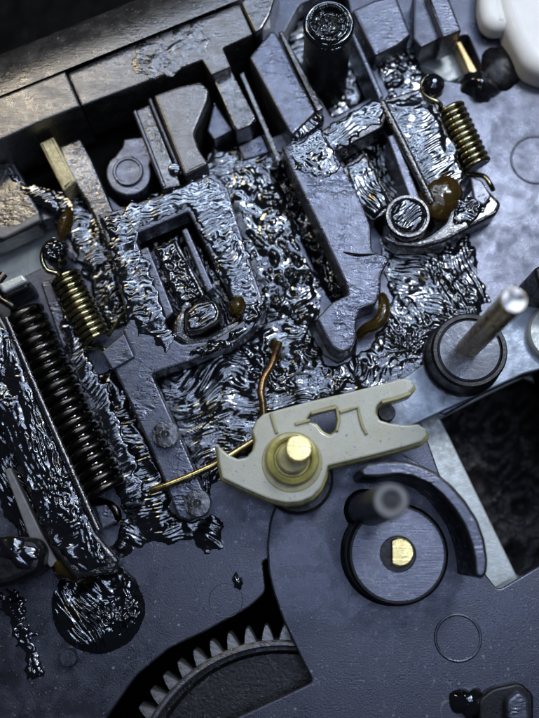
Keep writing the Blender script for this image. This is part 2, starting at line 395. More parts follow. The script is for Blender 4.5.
# =================================================================== SETTING
# what lies far below the openings
X, Y = np.meshgrid(np.arange(-150, 720, 7.0), np.arange(-150, 880, 7.0))
pw = PN(X, Y, -2.6); pw[..., 2] = -2.6+0.22*np.clip(ridge(noise(X/30, Y/30))*0.6+ridge(noise(X/14, Y/14))*0.4, -0.5, 1)
ny, nx = X.shape; idx = np.arange(nx*ny).reshape(ny, nx)
q = np.stack([idx[1:, :-1].ravel(), idx[1:, 1:].ravel(), idx[:-1, 1:].ravel(), idx[:-1, :-1].ravel()], -1)
me = bpy.data.meshes.new('ground'); me.from_pydata(pw.reshape(-1, 3).tolist(), [], q.tolist()); me.update()
o = finish('ground', me, 'shade_black', smooth=True, angle=3); tag(o, 'gritty surface far below the openings, blackened for shade', kind='structure')  # coloured black in place of the shade down there

X, Y = np.meshgrid(np.arange(340, 860, 5.0), np.arange(240, 760, 5.0))
pw = PN(X, Y, -1.7); pw[..., 2] = -1.7+0.30*np.clip(ridge(noise(X/26, Y/26))*0.6+ridge(noise(X/11, Y/11))*0.4, -0.5, 1)
ny, nx = X.shape; idx = np.arange(nx*ny).reshape(ny, nx)
q = np.stack([idx[1:, :-1].ravel(), idx[1:, 1:].ravel(), idx[:-1, 1:].ravel(), idx[:-1, :-1].ravel()], -1)
me = bpy.data.meshes.new('gritty_floor'); me.from_pydata(pw.reshape(-1, 3).tolist(), [], q.tolist()); me.update()
o = finish('gritty_floor', me, 'void', smooth=True, angle=3); tag(o, 'dark gritty clumps far below the right opening', kind='structure')
# steel sub-frame under the deck
frame_voids = [[(441, 419), (470, 404), (500, 389), (524, 378), (539, 384), (640, 340), (640, 520), (539, 580), (522, 586)],
               [(-40, 172), (66, 120), (262, 20), (345, -40), (392, 95), (440, 215), (352, 318), (180, 350), (120, 245), (72, 205), (30, 192)],
               [(60, 790), (90, 710), (130, 640), (255, 555), (325, 555), (350, 700), (250, 790)]]
# (outline measured at its own height)
o = slab('steel_frame', [(-90, 150), (60, 90), (300, -60), (640, -60), (640, 800), (-90, 800)], -0.50, -0.42, 'steel_pale', holes=frame_voids, bevel=0.02)
tag(o, 'pale grey steel frame plate showing under the black deck', kind='structure')

# black moulded deck
H1 = [(-20, 152), (80, 108), (203, 62), (262, 36), (292, 130), (262, 140), (216, 170), (163, 195), (140, 207), (120, 206), (104, 192), (78, 178), (62, 200), (28, 188), (12, 160)]
H2 = rnd([(80, 760), (108, 716), (136, 676), (170, 648), (205, 632), (250, 607), (266, 592), (262, 560), (300, 560), (330, 690), (240, 760)], 6)
H3 = [(415, 405), (445, 415), (520, 372), (539, 366), (660, 330), (660, 500), (539, 566), (498, 590), (466, 548), (432, 452)]
H4 = rnd([(-40, 262), (28, 226), (54, 218), (62, 232), (64, 262), (40, 268), (24, 276), (-40, 300)], 3)
H5 = rnd([(412, 58), (452, 38), (468, 34), (484, 72), (470, 84), (436, 78), (418, 84)], 4)
H6 = rnd([(284, 34), (300, 4), (345, -14), (356, 38), (380, 92), (332, 118)], 5)
H9 = [(274, 154), (290, 172), (310, 210), (345, 285), (350, 296), (334, 304), (325, 291), (296, 228), (268, 168)]
H10 = [(306, 324), (318, 318), (334, 340), (356, 340), (354, 354), (338, 362), (324, 354)]
H7 = [(136, 236), (188, 213), (236, 304), (244, 323), (214, 342), (182, 346), (170, 337)]
H8 = [(342, 158), (382, 132), (428, 204), (434, 226), (424, 241), (400, 246), (380, 234), (372, 220)]
deck = slab('deck_plate', [(-90, 120), (300, -60), (660, -60), (660, 800), (-90, 800)], -0.30, 0.0, 'plastic', holes=[H1, H2, H3, H4, H5, H6, H7, H8, H9, H10], bevel=0.02)
tag(deck, 'black moulded plastic deck plate of the mechanism', kind='structure')

pf = slab('pocket_shade_sheet', [(-40, 170), (70, 118), (262, 20), (345, -40), (392, 95), (440, 215), (352, 318), (180, 350), (120, 245), (72, 205), (30, 192)], -0.62, -0.55, 'shade_black', bevel=0.01)  # sheet added to keep the pockets black, shade put into its colour
tag(pf, 'floor added under the pockets and windows, black for their shade', kind='structure')
# raised cover plate, lower right
cov = slab('cover_plate', rnd([(278, 498), (270, 520), (267, 545), (268, 570), (273, 592), (282, 618), (296, 648), (313, 682), (275, 700), (238, 717), (150, 765), (640, 800), (640, 510), (539, 566), (498, 590), (466, 550), (430, 470), (380, 440)], 6), 0.004, 0.07, 'plastic', bevel=0.02)
tag(cov, 'blue-black satin cover plate filling the lower right around the disc', kind='structure')
def ring_mark(cx, cy, r, z, m, parent, h=0.012, w=1.4, name='embossed_ring'):
    R1 = RW(cx, cy, r, z); ww = RW(cx, cy, w, z)
    c = P(cx, cy, z); n = 56; V = []; F = []
    pr = [(R1-ww, -0.004), (R1-ww*0.4, h), (R1+ww*0.4, h), (R1+ww, -0.004)]
    for rr, hh in pr:
        for i in range(n): a = 2*math.pi*i/n; V.append((c.x+rr*math.cos(a), c.y+rr*math.sin(a), z+hh))
    for j in range(3):
        for i in range(n): i2 = (i+1) % n; F.append((j*n+i, j*n+i2, (j+1)*n+i2, (j+1)*n+i))
    me = bpy.data.meshes.new(name); me.from_pydata(V, [], F); me.update(); me.flip_normals()
    return finish(name, me, m, parent, smooth=True, angle=2)
ring_mark(458, 638, 23, 0.07, 'plastic', cov, h=0.007, w=2.0)
ring_mark(536, 160, 24, 0.0, 'plastic', deck)
ring_mark(226, 600, 17, 0.0, 'plastic', deck, h=0.004, w=0.7)

# =================================================================== LEDGE ALONG THE TOP
led = thing('ledge_bar', P(120, 60, 0), 'long dark stepped bar across the top corner with a tab hanging down', 'bar')
def ledge_profile():
    # far half: surface that rolls down to the far edge
    n = 26; V = []; F = []
    A0, A1 = (-40, 112), (268, -12)
    for k in range(n+1):
        t = k/n; dx = -0.42; off = 62*math.sin(t*math.pi/2)
        z = 0.62-0.75*(1-math.cos(t*math.pi/2))
        for e in range(25):
            f = e/24; x = A0[0]+(A1[0]-A0[0])*f+dx*off; y = A0[1]+(A1[1]-A0[1])*f-off
            p = P(x, y, 0.62); V.append((p.x, p.y, z))
    for k in range(n):
        for e in range(24): a = k*25+e; F.append((a, a+1, a+26, a+25))
    me = bpy.data.meshes.new('rolled_back'); me.from_pydata(V, [], F); me.update()
    return finish('rolled_back', me, 'ledge_plastic', led, smooth=True, angle=2)
slab('body', [(-40, 158), (0, 140), (40, 122), (80, 106), (65, 71), (-40, 113)], -0.28, 0.62, 'ledge_plastic', led, bevel=0.025)
ledge_profile()
slab('step_plate', rnd([(81.5, 106), (202, 60), (211, 75), (231, 67), (223, 48), (253, 34), (240, 4), (236, 4), (190, 21.5), (135, 43), (100, 58), (67, 73)], 1.5), -0.2, 0.54, 'ledge_plastic', led, bevel=0.02)
slab('end_block', rnd([(241, 3), (255, 33), (262, 29), (270, 15), (280, -20), (250, -20)], 2), -0.2, 0.60, 'plastic_oily', led, bevel=0.025)
slab('tab', rnd([(212, 77), (231, 69), (256, 118), (250, 126), (236, 131)], 2), -0.25, 0.40, 'plastic_oily', led, bevel=0.02)

# =================================================================== PARTS IN THE POCKET UNDER THE LEDGE
o = slab('strip', rnd([(39, 143), (53, 136), (76, 180), (63, 191)], 2), -0.4, 0.36, 'yellow_end', bevel=0.03)  # pale yellow mottled with a duller yellow
tag(o, 'mottled yellow strip end standing below the ledge bar', 'strip')
o = slab('strip', rnd([(58, 146), (80, 138), (92, 160), (118, 222), (128, 240), (108, 252), (88, 205), (66, 172)], 3), -0.2, 0.28, 'plastic_oily', bevel=0.03)
tag(o, 'black oily strip beside the yellow strip end', 'strip')
lug = thing('round_lug', P(128, 172, -0.4), 'grey lug with a raised round button beside the oily strips', 'lug')
slab('body', [(115, 156), (122, 147), (124, 139), (148, 136), (156, 150)]+circ(128.5, 173, 22.5, 26, -0.35, 3.75), -0.4, 0.16, 'plastic_pale', lug, bevel=0.02)
rr = RW(128.5, 172, 15, 0.16)
lathe('button', 128.5, 172.5, 0.15, [(rr, 0), (rr, 0.03), (rr*0.92, 0.045), (rr*0.82, 0.045), (rr*0.76, 0.025), (0.02, 0.02)], 'plastic_pale', lug)
o = slab('strip', rnd([(132, 111), (149, 104), (178, 176), (181, 186), (162, 190)], 2), -0.4, 0.30, 'plastic_oily', bevel=0.025)
tag(o, 'narrow oily strip between the round lug and the wedge block', 'strip')
sweep('ridge', [P(135, 112, 0.31), P(164, 187, 0.31)], 0.025, 'plastic_pale', o)
lathe('peg', 175, 171, 0.28, [(0.065, 0), (0.065, 0.05), (0.05, 0.07), (0.02, 0.075)], 'grease', o)
w = thing('wedge_block', P(185, 120, -0.4), 'pale scratched wedge block with a notched side under the ledge bar', 'block')
slab('body', rnd([(153, 95), (178, 86), (200, 81), (209, 89), (208, 100), (194, 134), (199, 149), (209, 164), (184, 176), (178, 160)], 3), -0.4, 0.42, 'ledge_plastic', w, bevel=0.035)
sweep('ridge', [P(150, 100, 0.3), P(181, 174, 0.3)], 0.025, 'plastic_pale', w)
o = slab('triangular_rib', rnd([(214, 101), (233, 130), (214, 140), (207, 131)], 2), -0.4, 0.22, 'plastic_pale', bevel=0.02)
tag(o, 'small triangular rib tucked beside the wedge block', 'rib')
o = slab('shelf_block', rnd([(238, 146), (262, 134), (270, 152), (244, 160)], 2), -0.4, 0.04, 'plastic_pale', bevel=0.02)
tag(o, 'small flat block below the tab of the ledge bar', 'block')
o = slab('rib_wall', rnd([(239, 74), (244, 71), (282, 160), (278, 166)], 1), -0.3, 0.22, 'plastic_oily', bevel=0.015)
tag(o, 'thin upright rib wall beside the pale column bar', 'rib')

# pale column bar
cb = thing('column_bar', P(285, 90, -0.3), 'pale satin bar with a greasy rounded end beside the hollow post', 'bar')
slab('body', rnd([(249, 57), (271, 30), (277, 33), (316, 112), (292, 136), (288, 130)], 3), -0.3, 0.46, 'plastic_pale', cb, bevel=0.03)
slab('side_rail', rnd([(278, 32), (283, 30), (324, 108), (317, 112)], 2), -0.3, 0.38, 'plastic_oily', cb, bevel=0.02)
slab('end_lip', rnd([(288, 130), (316, 111), (325, 114), (324, 124), (300, 141), (292, 138)], 4), -0.2, 0.40, 'plastic_oily', cb, bevel=0.04)

# hollow post
hp = thing('hollow_post', P(323, 74, -0.3), 'tall dark hollow post with a greasy ringed top', 'post')
zt = 1.0; R0 = RW(329, 25, 24, zt)
lathe('post_body', 329, 25, -0.3, [(R0*1.05, 0), (R0, 0.3), (R0*0.96, 1.2), (R0*0.93, 1.28), (R0*0.84, 1.30), (R0*0.70, 1.27), (R0*0.66, 1.2), (0.02, 1.19)], 'plastic_dark', hp)
hp_b = hp.children[0]
c = P(329, 25, zt); hp_b.location = Vector((c.x, c.y, -0.3)) - wloc(hp)
ring_mark(329, 25, 22, zt-0.01, 'grease_wet', hp, h=0.04, w=3.2, name='rim')
ring_mark(329, 25, 14, zt-0.10, 'grease_wet', hp, h=0.04, w=2.6, name='inner_rim')

# frame ridge around the recess, top centre
o = slab('ridge_wall', rnd([(350, 33), (355, 31), (384, 96), (379, 100)], 1), -0.25, 0.26, 'plastic_pale', bevel=0.02)
tag(o, 'thin straight ridge edging the recess of the hollow post', 'ridge')
o = slab('corner_block', rnd([(352, 10), (374, 0), (396, -6), (411, 34), (398, 45), (375, 56)], 2), 0.004, 0.34, 'plastic_pale', bevel=0.03)
tag(o, 'squarish pale block right of the hollow post', 'block')
o = slab('corner_block', rnd([(413, -6), (424, -6), (441, 38), (421, 48), (413, 38)], 2), 0.004, 0.30, 'plastic', bevel=0.03)
tag(o, 'narrow dark block between two pale blocks along the top edge', 'block')
o = slab('corner_block', rnd([(426, -6), (448, -6), (462, 30), (443, 38)], 2), -0.1, 0.42, 'plastic_pale', bevel=0.03)
tag(o, 'pale block end above the bright steel bracket', 'block')
# steel bracket, top right
sb = thing('steel_bracket', P(455, 60, -0.4), 'bright steel bracket tongue behind the small gold spring', 'bracket')
slab('tongue', rnd([(412, 62), (450, 42), (470, 74), (448, 82), (430, 70)], 2), -0.415, -0.30, 'steel_pale', sb, bevel=0.02)
slab('upright', rnd([(455, 42), (461, 40), (480, 74), (472, 78)], 1), -0.35, -0.08, 'steel_oily', sb, bevel=0.02)
# white moulding
wp = thing('white_moulding', P(520, 40, -0.4), 'creamy white plastic moulding in the top corner', 'moulding')
slab('front', rnd([(494, -30), (600, -30), (600, 74), (546, 72), (527, 63), (513, 38), (501, 5)], 12, 6), -0.1, 0.40, 'white_plastic', wp, bevel=0.16, bres=8)
slab('side_wing', rnd([(482, -30), (504, -30), (512, 26), (494, 27), (484, 20), (480, 5)], 9, 6), 0.0, 0.34, 'white_plastic', wp, bevel=0.12, bres=8)
blob('grease_lump', 478, 90, 19, 15, 30, -0.05, 0.28, 'grease', seed=4, lump=0.25)
o = bpy.data.objects['grease_lump']; tag(o, 'dark blurred grease lump between gold spring and white moulding', 'grease')
blob('grease_lump', 500, 70, 20, 24, 10, -0.02, 0.16, 'plastic_dark', seed=9, lump=0.15)  # dark mound added to stand in for the moulding's shadow
tag(bpy.data.objects['grease_lump.001'], 'dark mound added for the shadow under the white moulding', 'grease')

# =================================================================== RIGHT SLIDE (finger plate, window, right limb)
rs = thing('slide_bar', P(345, 230, 0), 'pale finger-shaped slide bar with a window, right of centre', 'slide bar')
slab('finger', rnd([(281, 146), (300, 139), (322, 128), (338, 158), (357, 190), (371, 226), (372, 250), (390, 258), (386, 266), (381, 275), (381, 292), (376, 304), (361, 309), (356, 322), (357, 337), (352, 348), (341, 353), (331, 347), (316, 319), (332, 302), (348, 294), (345, 284), (325, 240), (310, 209), (292, 172)], 3), 0.03, 0.45, 'plastic_pale', rs, bevel=0.03)
slab('cross_band', rnd([(301, 144), (330, 124), (376, 98), (388, 112), (383, 127), (336, 152), (318, 158)], 3), 0.03, 0.38, 'plastic_oily', rs, bevel=0.03)
slab('limb', rnd([(380, 100), (428, 86), (446, 128), (466, 178), (448, 200), (430, 204), (398, 140)], 3), 0.03, 0.34, 'plastic_oily', rs, bevel=0.025)
sweep('edge_ridge', [P(382, 103, 0.36), P(404, 146, 0.36), P(432, 203, 0.36)], 0.045, 'plastic_oily', rs)
sweep('scribed_mark', smooth_path([P(343, 252, 0.452), P(358, 255, 0.452), P(376, 254, 0.452)]), 0.012, 'grease', rs, n=6, taper=lambda t: 0.4+math.sin(math.pi*t))
# block and bar inside the right window
wb = thing('window_block', P(362, 185, -0.3), 'greasy block standing inside the right window', 'block')
slab('body', rnd([(340, 168), (366, 150), (396, 208), (372, 222), (356, 205)], 4), -0.3, 0.28, 'plastic_oily', wb, bevel=0.03)
o = slab('guide_bar', rnd([(387, 136), (395, 133), (423, 205), (414, 211)], 2), -0.3, 0.34, 'plastic_pale', bevel=0.02)
tag(o, 'smooth pale guide bar inside the right window', 'bar')
lp = thing('latch_post', P(404, 225, 0), 'round latch post with a grease-filled top below the right window', 'post')
Rl = RW(408, 216, 22, 0.34)
lathe('post_body', 407, 217, 0.0, [(Rl, 0), (Rl, 0.40), (Rl*0.95, 0.44), (Rl*0.85, 0.44), (Rl*0.8, 0.40), (0.02, 0.40)], 'plastic_oily', lp)
pb = lp.children[0]; c = P(408, 216, 0.44); pb.location = Vector((c.x, c.y, 0))-wloc(lp)
hk = thing('hook_arm', P(460, 215, 0), 'black curved hook arm ending below the small gold spring', 'hook')
slab('body', rnd([(385, 232), (392, 238), (410, 240), (428, 236), (446, 222), (452, 205), (470, 196), (486, 187), (502, 203), (497, 214), (470, 228), (444, 242), (420, 248), (395, 246)], 4), 0.01, 0.32, 'plastic_oily', hk, bevel=0.04)
slab('tip_plate', rnd([(470, 176), (482, 180), (492, 196), (484, 206), (474, 200)], 3), 0.01, 0.36, 'plastic_pale', hk, bevel=0.02)

# =================================================================== LEFT SLIDE BAR
ls = thing('slide_bar', P(150, 330, 0), 'long black slide bar with a window, left of centre, two studs on its arm', 'slide bar')
Lout = [(98, 214), (128, 206), (150, 198), (170, 192), (214, 172), (228, 188), (246, 250), (266, 308), (250, 332), (230, 346), (206, 354), (188, 362), (152, 374), (166, 405), (182, 440), (206, 496), (206, 512), (190, 522), (178, 518), (158, 466), (132, 408), (113, 368), (134, 356), (122, 330), (128, 322), (112, 262)]
win = [(135, 235), (188, 212), (235, 302), (242, 321), (214, 340), (182, 344), (170, 336)]
slab('body', rnd(Lout, 3), 0.03, 0.36, 'plastic_pale', ls, holes=[rnd(win, 3)[::-1]], bevel=0.025)
slab('pad', rnd([(101, 352), (124, 333), (135, 357), (112, 370)], 2), 0.02, 0.40, 'plastic_pale', ls, bevel=0.02)
for cx, cy in ((165, 434), (197, 503)):
    r = RW(cx, cy, 14, 0.52)
    s_ = lathe('stud', cx, cy, 0.34, [(r, 0), (r, 0.13), (r*0.94, 0.16), (r*0.3, 0.165), (r*0.12, 0.14), (0.01, 0.13)], 'plastic_oily', ls)
    c = P(cx, cy, 0.52); s_.location = Vector((c.x, c.y, 0.34))-wloc(ls)
wb = thing('window_block', P(180, 270, -0.3), 'greasy brown-flecked block standing inside the left window', 'block')
slab('body', rnd([(153, 248), (176, 238), (206, 296), (180, 310)], 4), -0.3, 0.28, 'plastic_oily', wb, bevel=0.03)
o = slab('guide_bar', rnd([(139, 250), (148, 246), (174, 312), (166, 320)], 2), -0.3, 0.32, 'plastic_pale', bevel=0.02)
tag(o, 'smooth pale guide bar inside the left window', 'bar')
o = slab('guide_bar', rnd([(181, 230), (187, 227), (214, 288), (207, 293)], 2), -0.3, 0.22, 'plastic_pale', bevel=0.02)
tag(o, 'thin sunken guide bar along the far side of the left window', 'bar')
lp = thing('latch_post', P(195, 318, 0), 'squarish latch post with a combed greasy top below the left window', 'post')
slab('post_body', rnd([(185, 312), (196, 302), (215, 299), (221, 312), (218, 322), (200, 332), (185, 333)], 4), -0.25, 0.46, 'plastic_oily', lp, bevel=0.04)
slab('collar', rnd([(172, 322), (182, 305), (192, 300), (186, 312), (186, 333), (205, 336), (226, 324), (240, 318), (244, 330), (214, 344), (186, 346), (172, 338)], 3), -0.2, 0.30, 'plastic_oily', lp, bevel=0.05)

# =================================================================== SPRINGS
def spring(label, A, B, R, r, turns, m, hookA, hookB, group, jit=0.0):
    t = thing('coil_spring', A-Vector((0, 0, R)), label, 'spring', group)
    hx = helix(A, B, R, turns, jit=jit)
    sweep('coil', hx, r, m, t, n=8)
    sweep('dark_core', [A+(B-A)*f for f in (0.02, 0.3, 0.7, 0.98)], R*0.86, 'grease', t, n=16)  # dark cylinder that fills the gaps between the turns
    sweep('hook', smooth_path([hx[0]]+hookA), r, m, t, n=8)
    sweep('hook', smooth_path([hx[-1]]+hookB), r, m, t, n=8)
    return t
Z = 0.24
spring('large dark oily coil spring in the left channel', P(22, 312, 0.20), P(106, 494, 0.20), 0.185, 0.042, 20, 'spring_dark',
       [P(14, 308, 0.34), P(0, 298, 0.36), P(-4, 286, 0.36), P(4, 274, 0.34)], [P(112, 506, 0.2), P(118, 516, 0.2), P(114, 522, 0.15)], 'return springs', jit=0.06)
spring('small gold coil spring left of the left slide bar', P(64, 275, 0.26), P(97, 341, 0.24), 0.135, 0.026, 12, 'spring_gold',
       [P(58, 274, 0.36), P(47, 270, 0.38), P(42, 258, 0.38), P(45, 246, 0.38)], [P(102, 348, 0.2), P(110, 356, 0.2), P(113, 362, 0.14)], 'return springs')
spring('small gold coil spring at the upper right below the steel bracket', P(449, 108, 0.22), P(477, 168, 0.24), 0.135, 0.026, 11, 'spring_gold',
       [P(440, 104, 0.34), P(426, 96, 0.36), P(422, 84, 0.36), P(428, 76, 0.36)], [P(483, 176, 0.22), P(490, 184, 0.24), P(493, 190, 0.18)], 'return springs')
sweep('wire_end', smooth_path([P(108, 336, 0.12), P(122, 316, 0.2), P(138, 300, 0.24)]), 0.022, 'spring_gold', bpy.data.objects['coil_spring.001'])
# spring posts
a = thing('spring_post', P(56, 262, -0.3), 'round greasy post holding the hook of the left gold spring', 'post')
r = RW(56, 254, 13, 0.42); s_ = lathe('post_body', 56, 254, -0.35, [(r*0.95, 0), (r*0.95, 0.62), (r*1.05, 0.68), (r, 0.80), (r*0.7, 0.84), (0.02, 0.83)], 'plastic_oily', a)
c = P(55, 250, 0.48); s_.location = Vector((c.x, c.y, -0.35))-wloc(a)
b_ = blob('grease_cap', 55, 250, 11, 11, 0, 0.46, 0.07, 'grease', a, lump=0.25, seed=2)
a = thing('spring_post', P(433, 90, -0.3), 'round dark post holding the hook of the upper right gold spring', 'post')
r = RW(434, 84, 11, 0.42); c = P(434, 83, 0.46)
s_ = lathe_w('post_body', Vector((c.x, c.y, -0.35)), [(r*0.95, 0), (r*0.95, 0.62), (r*1.05, 0.70), (r*0.95, 0.79), (r*0.6, 0.84), (0.02, 0.86)], 'grease', a)
a = thing('spring_post', P(16, 292, -0.3), 'square-topped dark post at the head of the large dark spring', 'post')
slab('post_body', rnd([(-2, 286), (26, 276), (30, 288), (4, 300)], 4), -0.35, 0.40, 'plastic_dark', a, bevel=0.05)
slab('cap', rnd([(-3, 284), (22, 273), (28, 281), (3, 293)], 3), 0.36, 0.46, 'steel_pale', a, bevel=0.03)

# left-hand stub on the pale frame
a = thing('stub_arm', P(20, 225, -0.3), 'dark stub arm with a pale edge at the left side above the springs', 'arm')
slab('body', rnd([(-40, 168), (8, 162), (30, 196), (40, 212), (38, 224), (0, 242), (-40, 252)], 3), -0.2, 0.16, 'plastic_oily', a, bevel=0.03)
slab('edge_strip', rnd([(-6, 226), (14, 226), (38, 212), (40, 220), (4, 238), (-6, 238)], 2), 0.1, 0.20, 'post_grey', a, bevel=0.02)

# =================================================================== LEFT CHANNEL AND RAILS
cw = thing('channel_rail', P(50, 430, 0), 'grease-streaked rail running along the left side of the large spring', 'rail')
slab('body', rnd([(-40, 290), (-8, 302), (8, 326), (40, 408), (96, 532), (120, 560), (112, 574), (74, 578), (50, 548), (14, 456), (-40, 340)], 4), 0.02, 0.34, 'plastic_oily', cw, bevel=0.04)
sweep('lip', [P(6, 318, 0.35), P(46, 412, 0.35), P(98, 530, 0.35)], 0.035, 'plastic_oily', cw)
o = slab('channel_wall', rnd([(40, 282), (50, 280), (66, 318), (100, 392), (132, 470), (140, 505), (124, 506), (110, 470), (72, 378)], 3), 0.01, 0.10, 'plastic_pale', bevel=0.02)
tag(o, 'pale flat strip between the large spring and the left slide bar', 'strip')
o = slab('end_stop', rnd([(94, 506), (112, 503), (118, 522), (102, 530)], 2), 0.01, 0.22, 'plastic_pale', bevel=0.02)
tag(o, 'small square stop at the foot of the large spring', 'block')
o = slab('flat_link', rnd([(4, 470), (10, 467), (40, 530), (58, 562), (50, 568), (30, 540)], 2), 0.10, 0.26, 'post_grey', bevel=0.015)
tag(o, 'narrow grey flat link beside the rail at the left edge', 'link')
kn = thing('knob', P(15, 570, 0), 'black round knob with a greasy top at the left edge', 'knob')
slab('body', rnd([(-40, 540), (10, 536), (36, 538), (44, 550), (40, 572), (10, 586), (-40, 592)], 8), 0.01, 0.50, 'plastic_dark', kn, bevel=0.08)
blob('grease_cap', 18, 553, 22, 14, 20, 0.48, 0.07, 'grease', kn, lump=0.3, seed=6)
blob('grease_lump', 72, 566, 26, 16, 20, 0.12, 0.18, 'grease_brown', seed=12, lump=0.2)
tag(bpy.data.objects['grease_lump.002'], 'olive brown lump of oil above the round grease pool', 'grease')
st = thing('small_stud', P(68, 660, 0), 'small round stud near the round grease pool', 'stud')
r = RW(68, 658, 9, 0.12); c = P(68, 658, 0.13)
lathe_w('stud_body', Vector((c.x, c.y, 0)), [(r, 0), (r, 0.10), (r*0.9, 0.13), (0.01, 0.13)], 'plastic', st)

# =================================================================== GEAR
gz = -0.14
gc = P(282, 800, gz); gt = thing('gear', Vector((gc.x, gc.y, gz-0.3)), 'dark toothed gear wheel seen through the opening at the bottom', 'gear')
u_ = RW(282, 760, 100, gz)/100
Rr, Rt = 158*u_, 174*u_
ri = 151*u_
rim = lathe_w('rim', Vector((gc.x, gc.y, gz-0.28)), [(ri, 0), (Rr, 0.0), (Rr, 0.262), (Rr-0.012, 0.272), (Rr-0.022, 0.28), (ri+0.015, 0.28), (ri, 0.265), (ri, 0.12)], 'gear_plastic', gt, n=160, caps=False)
prof = []; w_ = 2*math.pi/54
for f, r in ((-0.37, Rr-0.01), (-0.36, Rr+0.004), (-0.26, Rr+0.45*(Rt-Rr)), (-0.16, Rt-0.035), (-0.10, Rt-0.008), (-0.04, Rt), (0.04, Rt), (0.10, Rt-0.008), (0.16, Rt-0.035), (0.26, Rr+0.45*(Rt-Rr)), (0.36, Rr+0.004), (0.37, Rr-0.01)):
    prof.append((r*math.cos(f*w_), r*math.sin(f*w_)))
k = len(prof); cx_ = sum(p[0] for p in prof)/k
V = [(x, y, -0.28) for x, y in prof]+[(x, y, -0.035) for x, y in prof]+[(cx_+(x-cx_)*0.86, y*0.86, -0.014) for x, y in prof]
F = [(j*k+i, j*k+(i+1) % k, (j+1)*k+(i+1) % k, (j+1)*k+i) for j in range(2) for i in range(k)]+[tuple(range(k))[::-1], tuple(2*k+i for i in range(k))]
me = bpy.data.meshes.new('tooth'); me.from_pydata(V, [], F); me.update(); me.materials.append(MATS['tooth_plastic'])
for i in range(54):
    o = bpy.data.objects.new('tooth', me); COL.objects.link(o); o.parent = rim
    o.location = Vector((gc.x, gc.y, gz))-wloc(rim); o.rotation_euler.z = 2*math.pi*(i+0.30)/54
lathe_w('web', Vector((gc.x, gc.y, gz-0.2)), [(ri+0.01, -0.1), (ri+0.005, 0.0), (ri-0.05, 0.005), (ri-0.09, -0.03), (0.05, -0.03)], 'gear_web', gt, n=96)

# =================================================================== DISC WITH D-SHAPED PIN, CURVED ARM, TALL POST
dz = 0.62
dc = P(398, 554, dz); dt = thing('turntable_disc', Vector((dc.x, dc.y, 0.07)), 'round black disc with a brass flat-sided pin in the lower right', 'disc')
r = RW(398, 554, 49, dz)
lathe_w('disc_body', Vector((dc.x, dc.y, 0.06)), [(r*1.12, 0), (r*1.12, 0.05), (r*1.10, 0.07), (r*1.05, 0.08), (r*1.05, dz-0.10), (r*1.01, dz-0.075), (r, dz-0.07), (r*0.985, dz-0.075), (0.01, dz-0.075)], 'plastic_dark', dt, n=80)  # wall coloured darker than the face, in place of its shade
lathe_w('face', Vector((dc.x, dc.y, dz-0.02)), [(r*0.96, 0), (r*0.96, 0.012), (r*0.945, 0.02), (0.165, 0.02), (0.155, 0.005), (0.155, 0.0)], 'disc_face', dt, n=80)
pc = P(400, 552, dz+0.02)
pv = [(0.13*math.cos(a), 0.13*math.sin(a)) for a in [math.radians(-125+250*i/30) for i in range(31)]]
def prism_w(name, c, pts, z0, z1, m, parent, ch=0.015):
    V = []; F = []; k = len(pts)
    for (s, z) in ((1, z0), (1, z1-ch), (1-ch/0.13, z1)):
        for x, y in pts: V.append((c.x+x*s, c.y+y*s, z))
    for j in range(2):
        for i in range(k): i2 = (i+1) % k; F.append((j*k+i, j*k+i2, (j+1)*k+i2, (j+1)*k+i))
    F.append(tuple(range(k))[::-1]); F.append(tuple(2*k+i for i in range(k)))
    me = bpy.data.meshes.new(name); me.from_pydata(V, [], F); me.update()
    return finish(name, me, m, parent)
prism_w('brass_pin', pc, pv, 0.1, dz+0.03, 'brass_bright', dt)
ca = slab('curved_arm', rnd([(362, 477), (359, 471), (366, 464), (385, 461), (404, 461), (420, 465), (436, 472), (452, 485), (466, 501), (478, 520), (485, 540), (488, 560), (487, 573), (482, 579), (475, 577), (474, 560), (471, 545), (464, 526), (454, 510), (443, 496), (429, 484), (412, 477), (398, 475), (380, 478)], 3), 0.06, 0.98, 'plastic_dark', bevel=0.02)
slab('top_face', rnd([(364, 475), (362, 471), (367, 466), (385, 463), (404, 463), (419, 467), (435, 474), (450, 487), (464, 503), (476, 521), (483, 541), (486, 560), (485, 572), (481, 576), (477, 574), (476, 559), (473, 544), (466, 525), (456, 509), (444, 494.5), (430, 482.5), (412, 475), (398, 473), (380, 475)], 3), 0.975, 1.0, 'plastic_pale', ca, bevel=0.01)  # pale top on a dark body puts the wall's shade into colour
tag(ca, 'black curved arm arching around the round disc', 'arm')
c0 = P(391, 501, 2.4)
tp = thing('tall_post', Vector((c0.x, c0.y, 0.07)), 'tall grey hollow post standing beside the round disc, blurred at its top', 'post')
r = RW(391, 501, 19, 2.4)
lathe_w('post_body', Vector((c0.x, c0.y, 0.07)), [(r*1.5, 0), (r*1.25, 0.1), (r*1.12, 0.6), (r, 2.2), (r*0.96, 2.3), (r*0.9, 2.31), (0.01, 2.31)], 'plastic_dark', tp)
lathe_w('post_top', Vector((c0.x, c0.y, 2.37)), [(r*0.94, 0), (r*0.93, 0.02), (r*0.84, 0.04), (r*0.62, 0.04), (r*0.48, 0.02), (r*0.42, 0.006), (0.01, 0.004)], 'post_grey', tp)

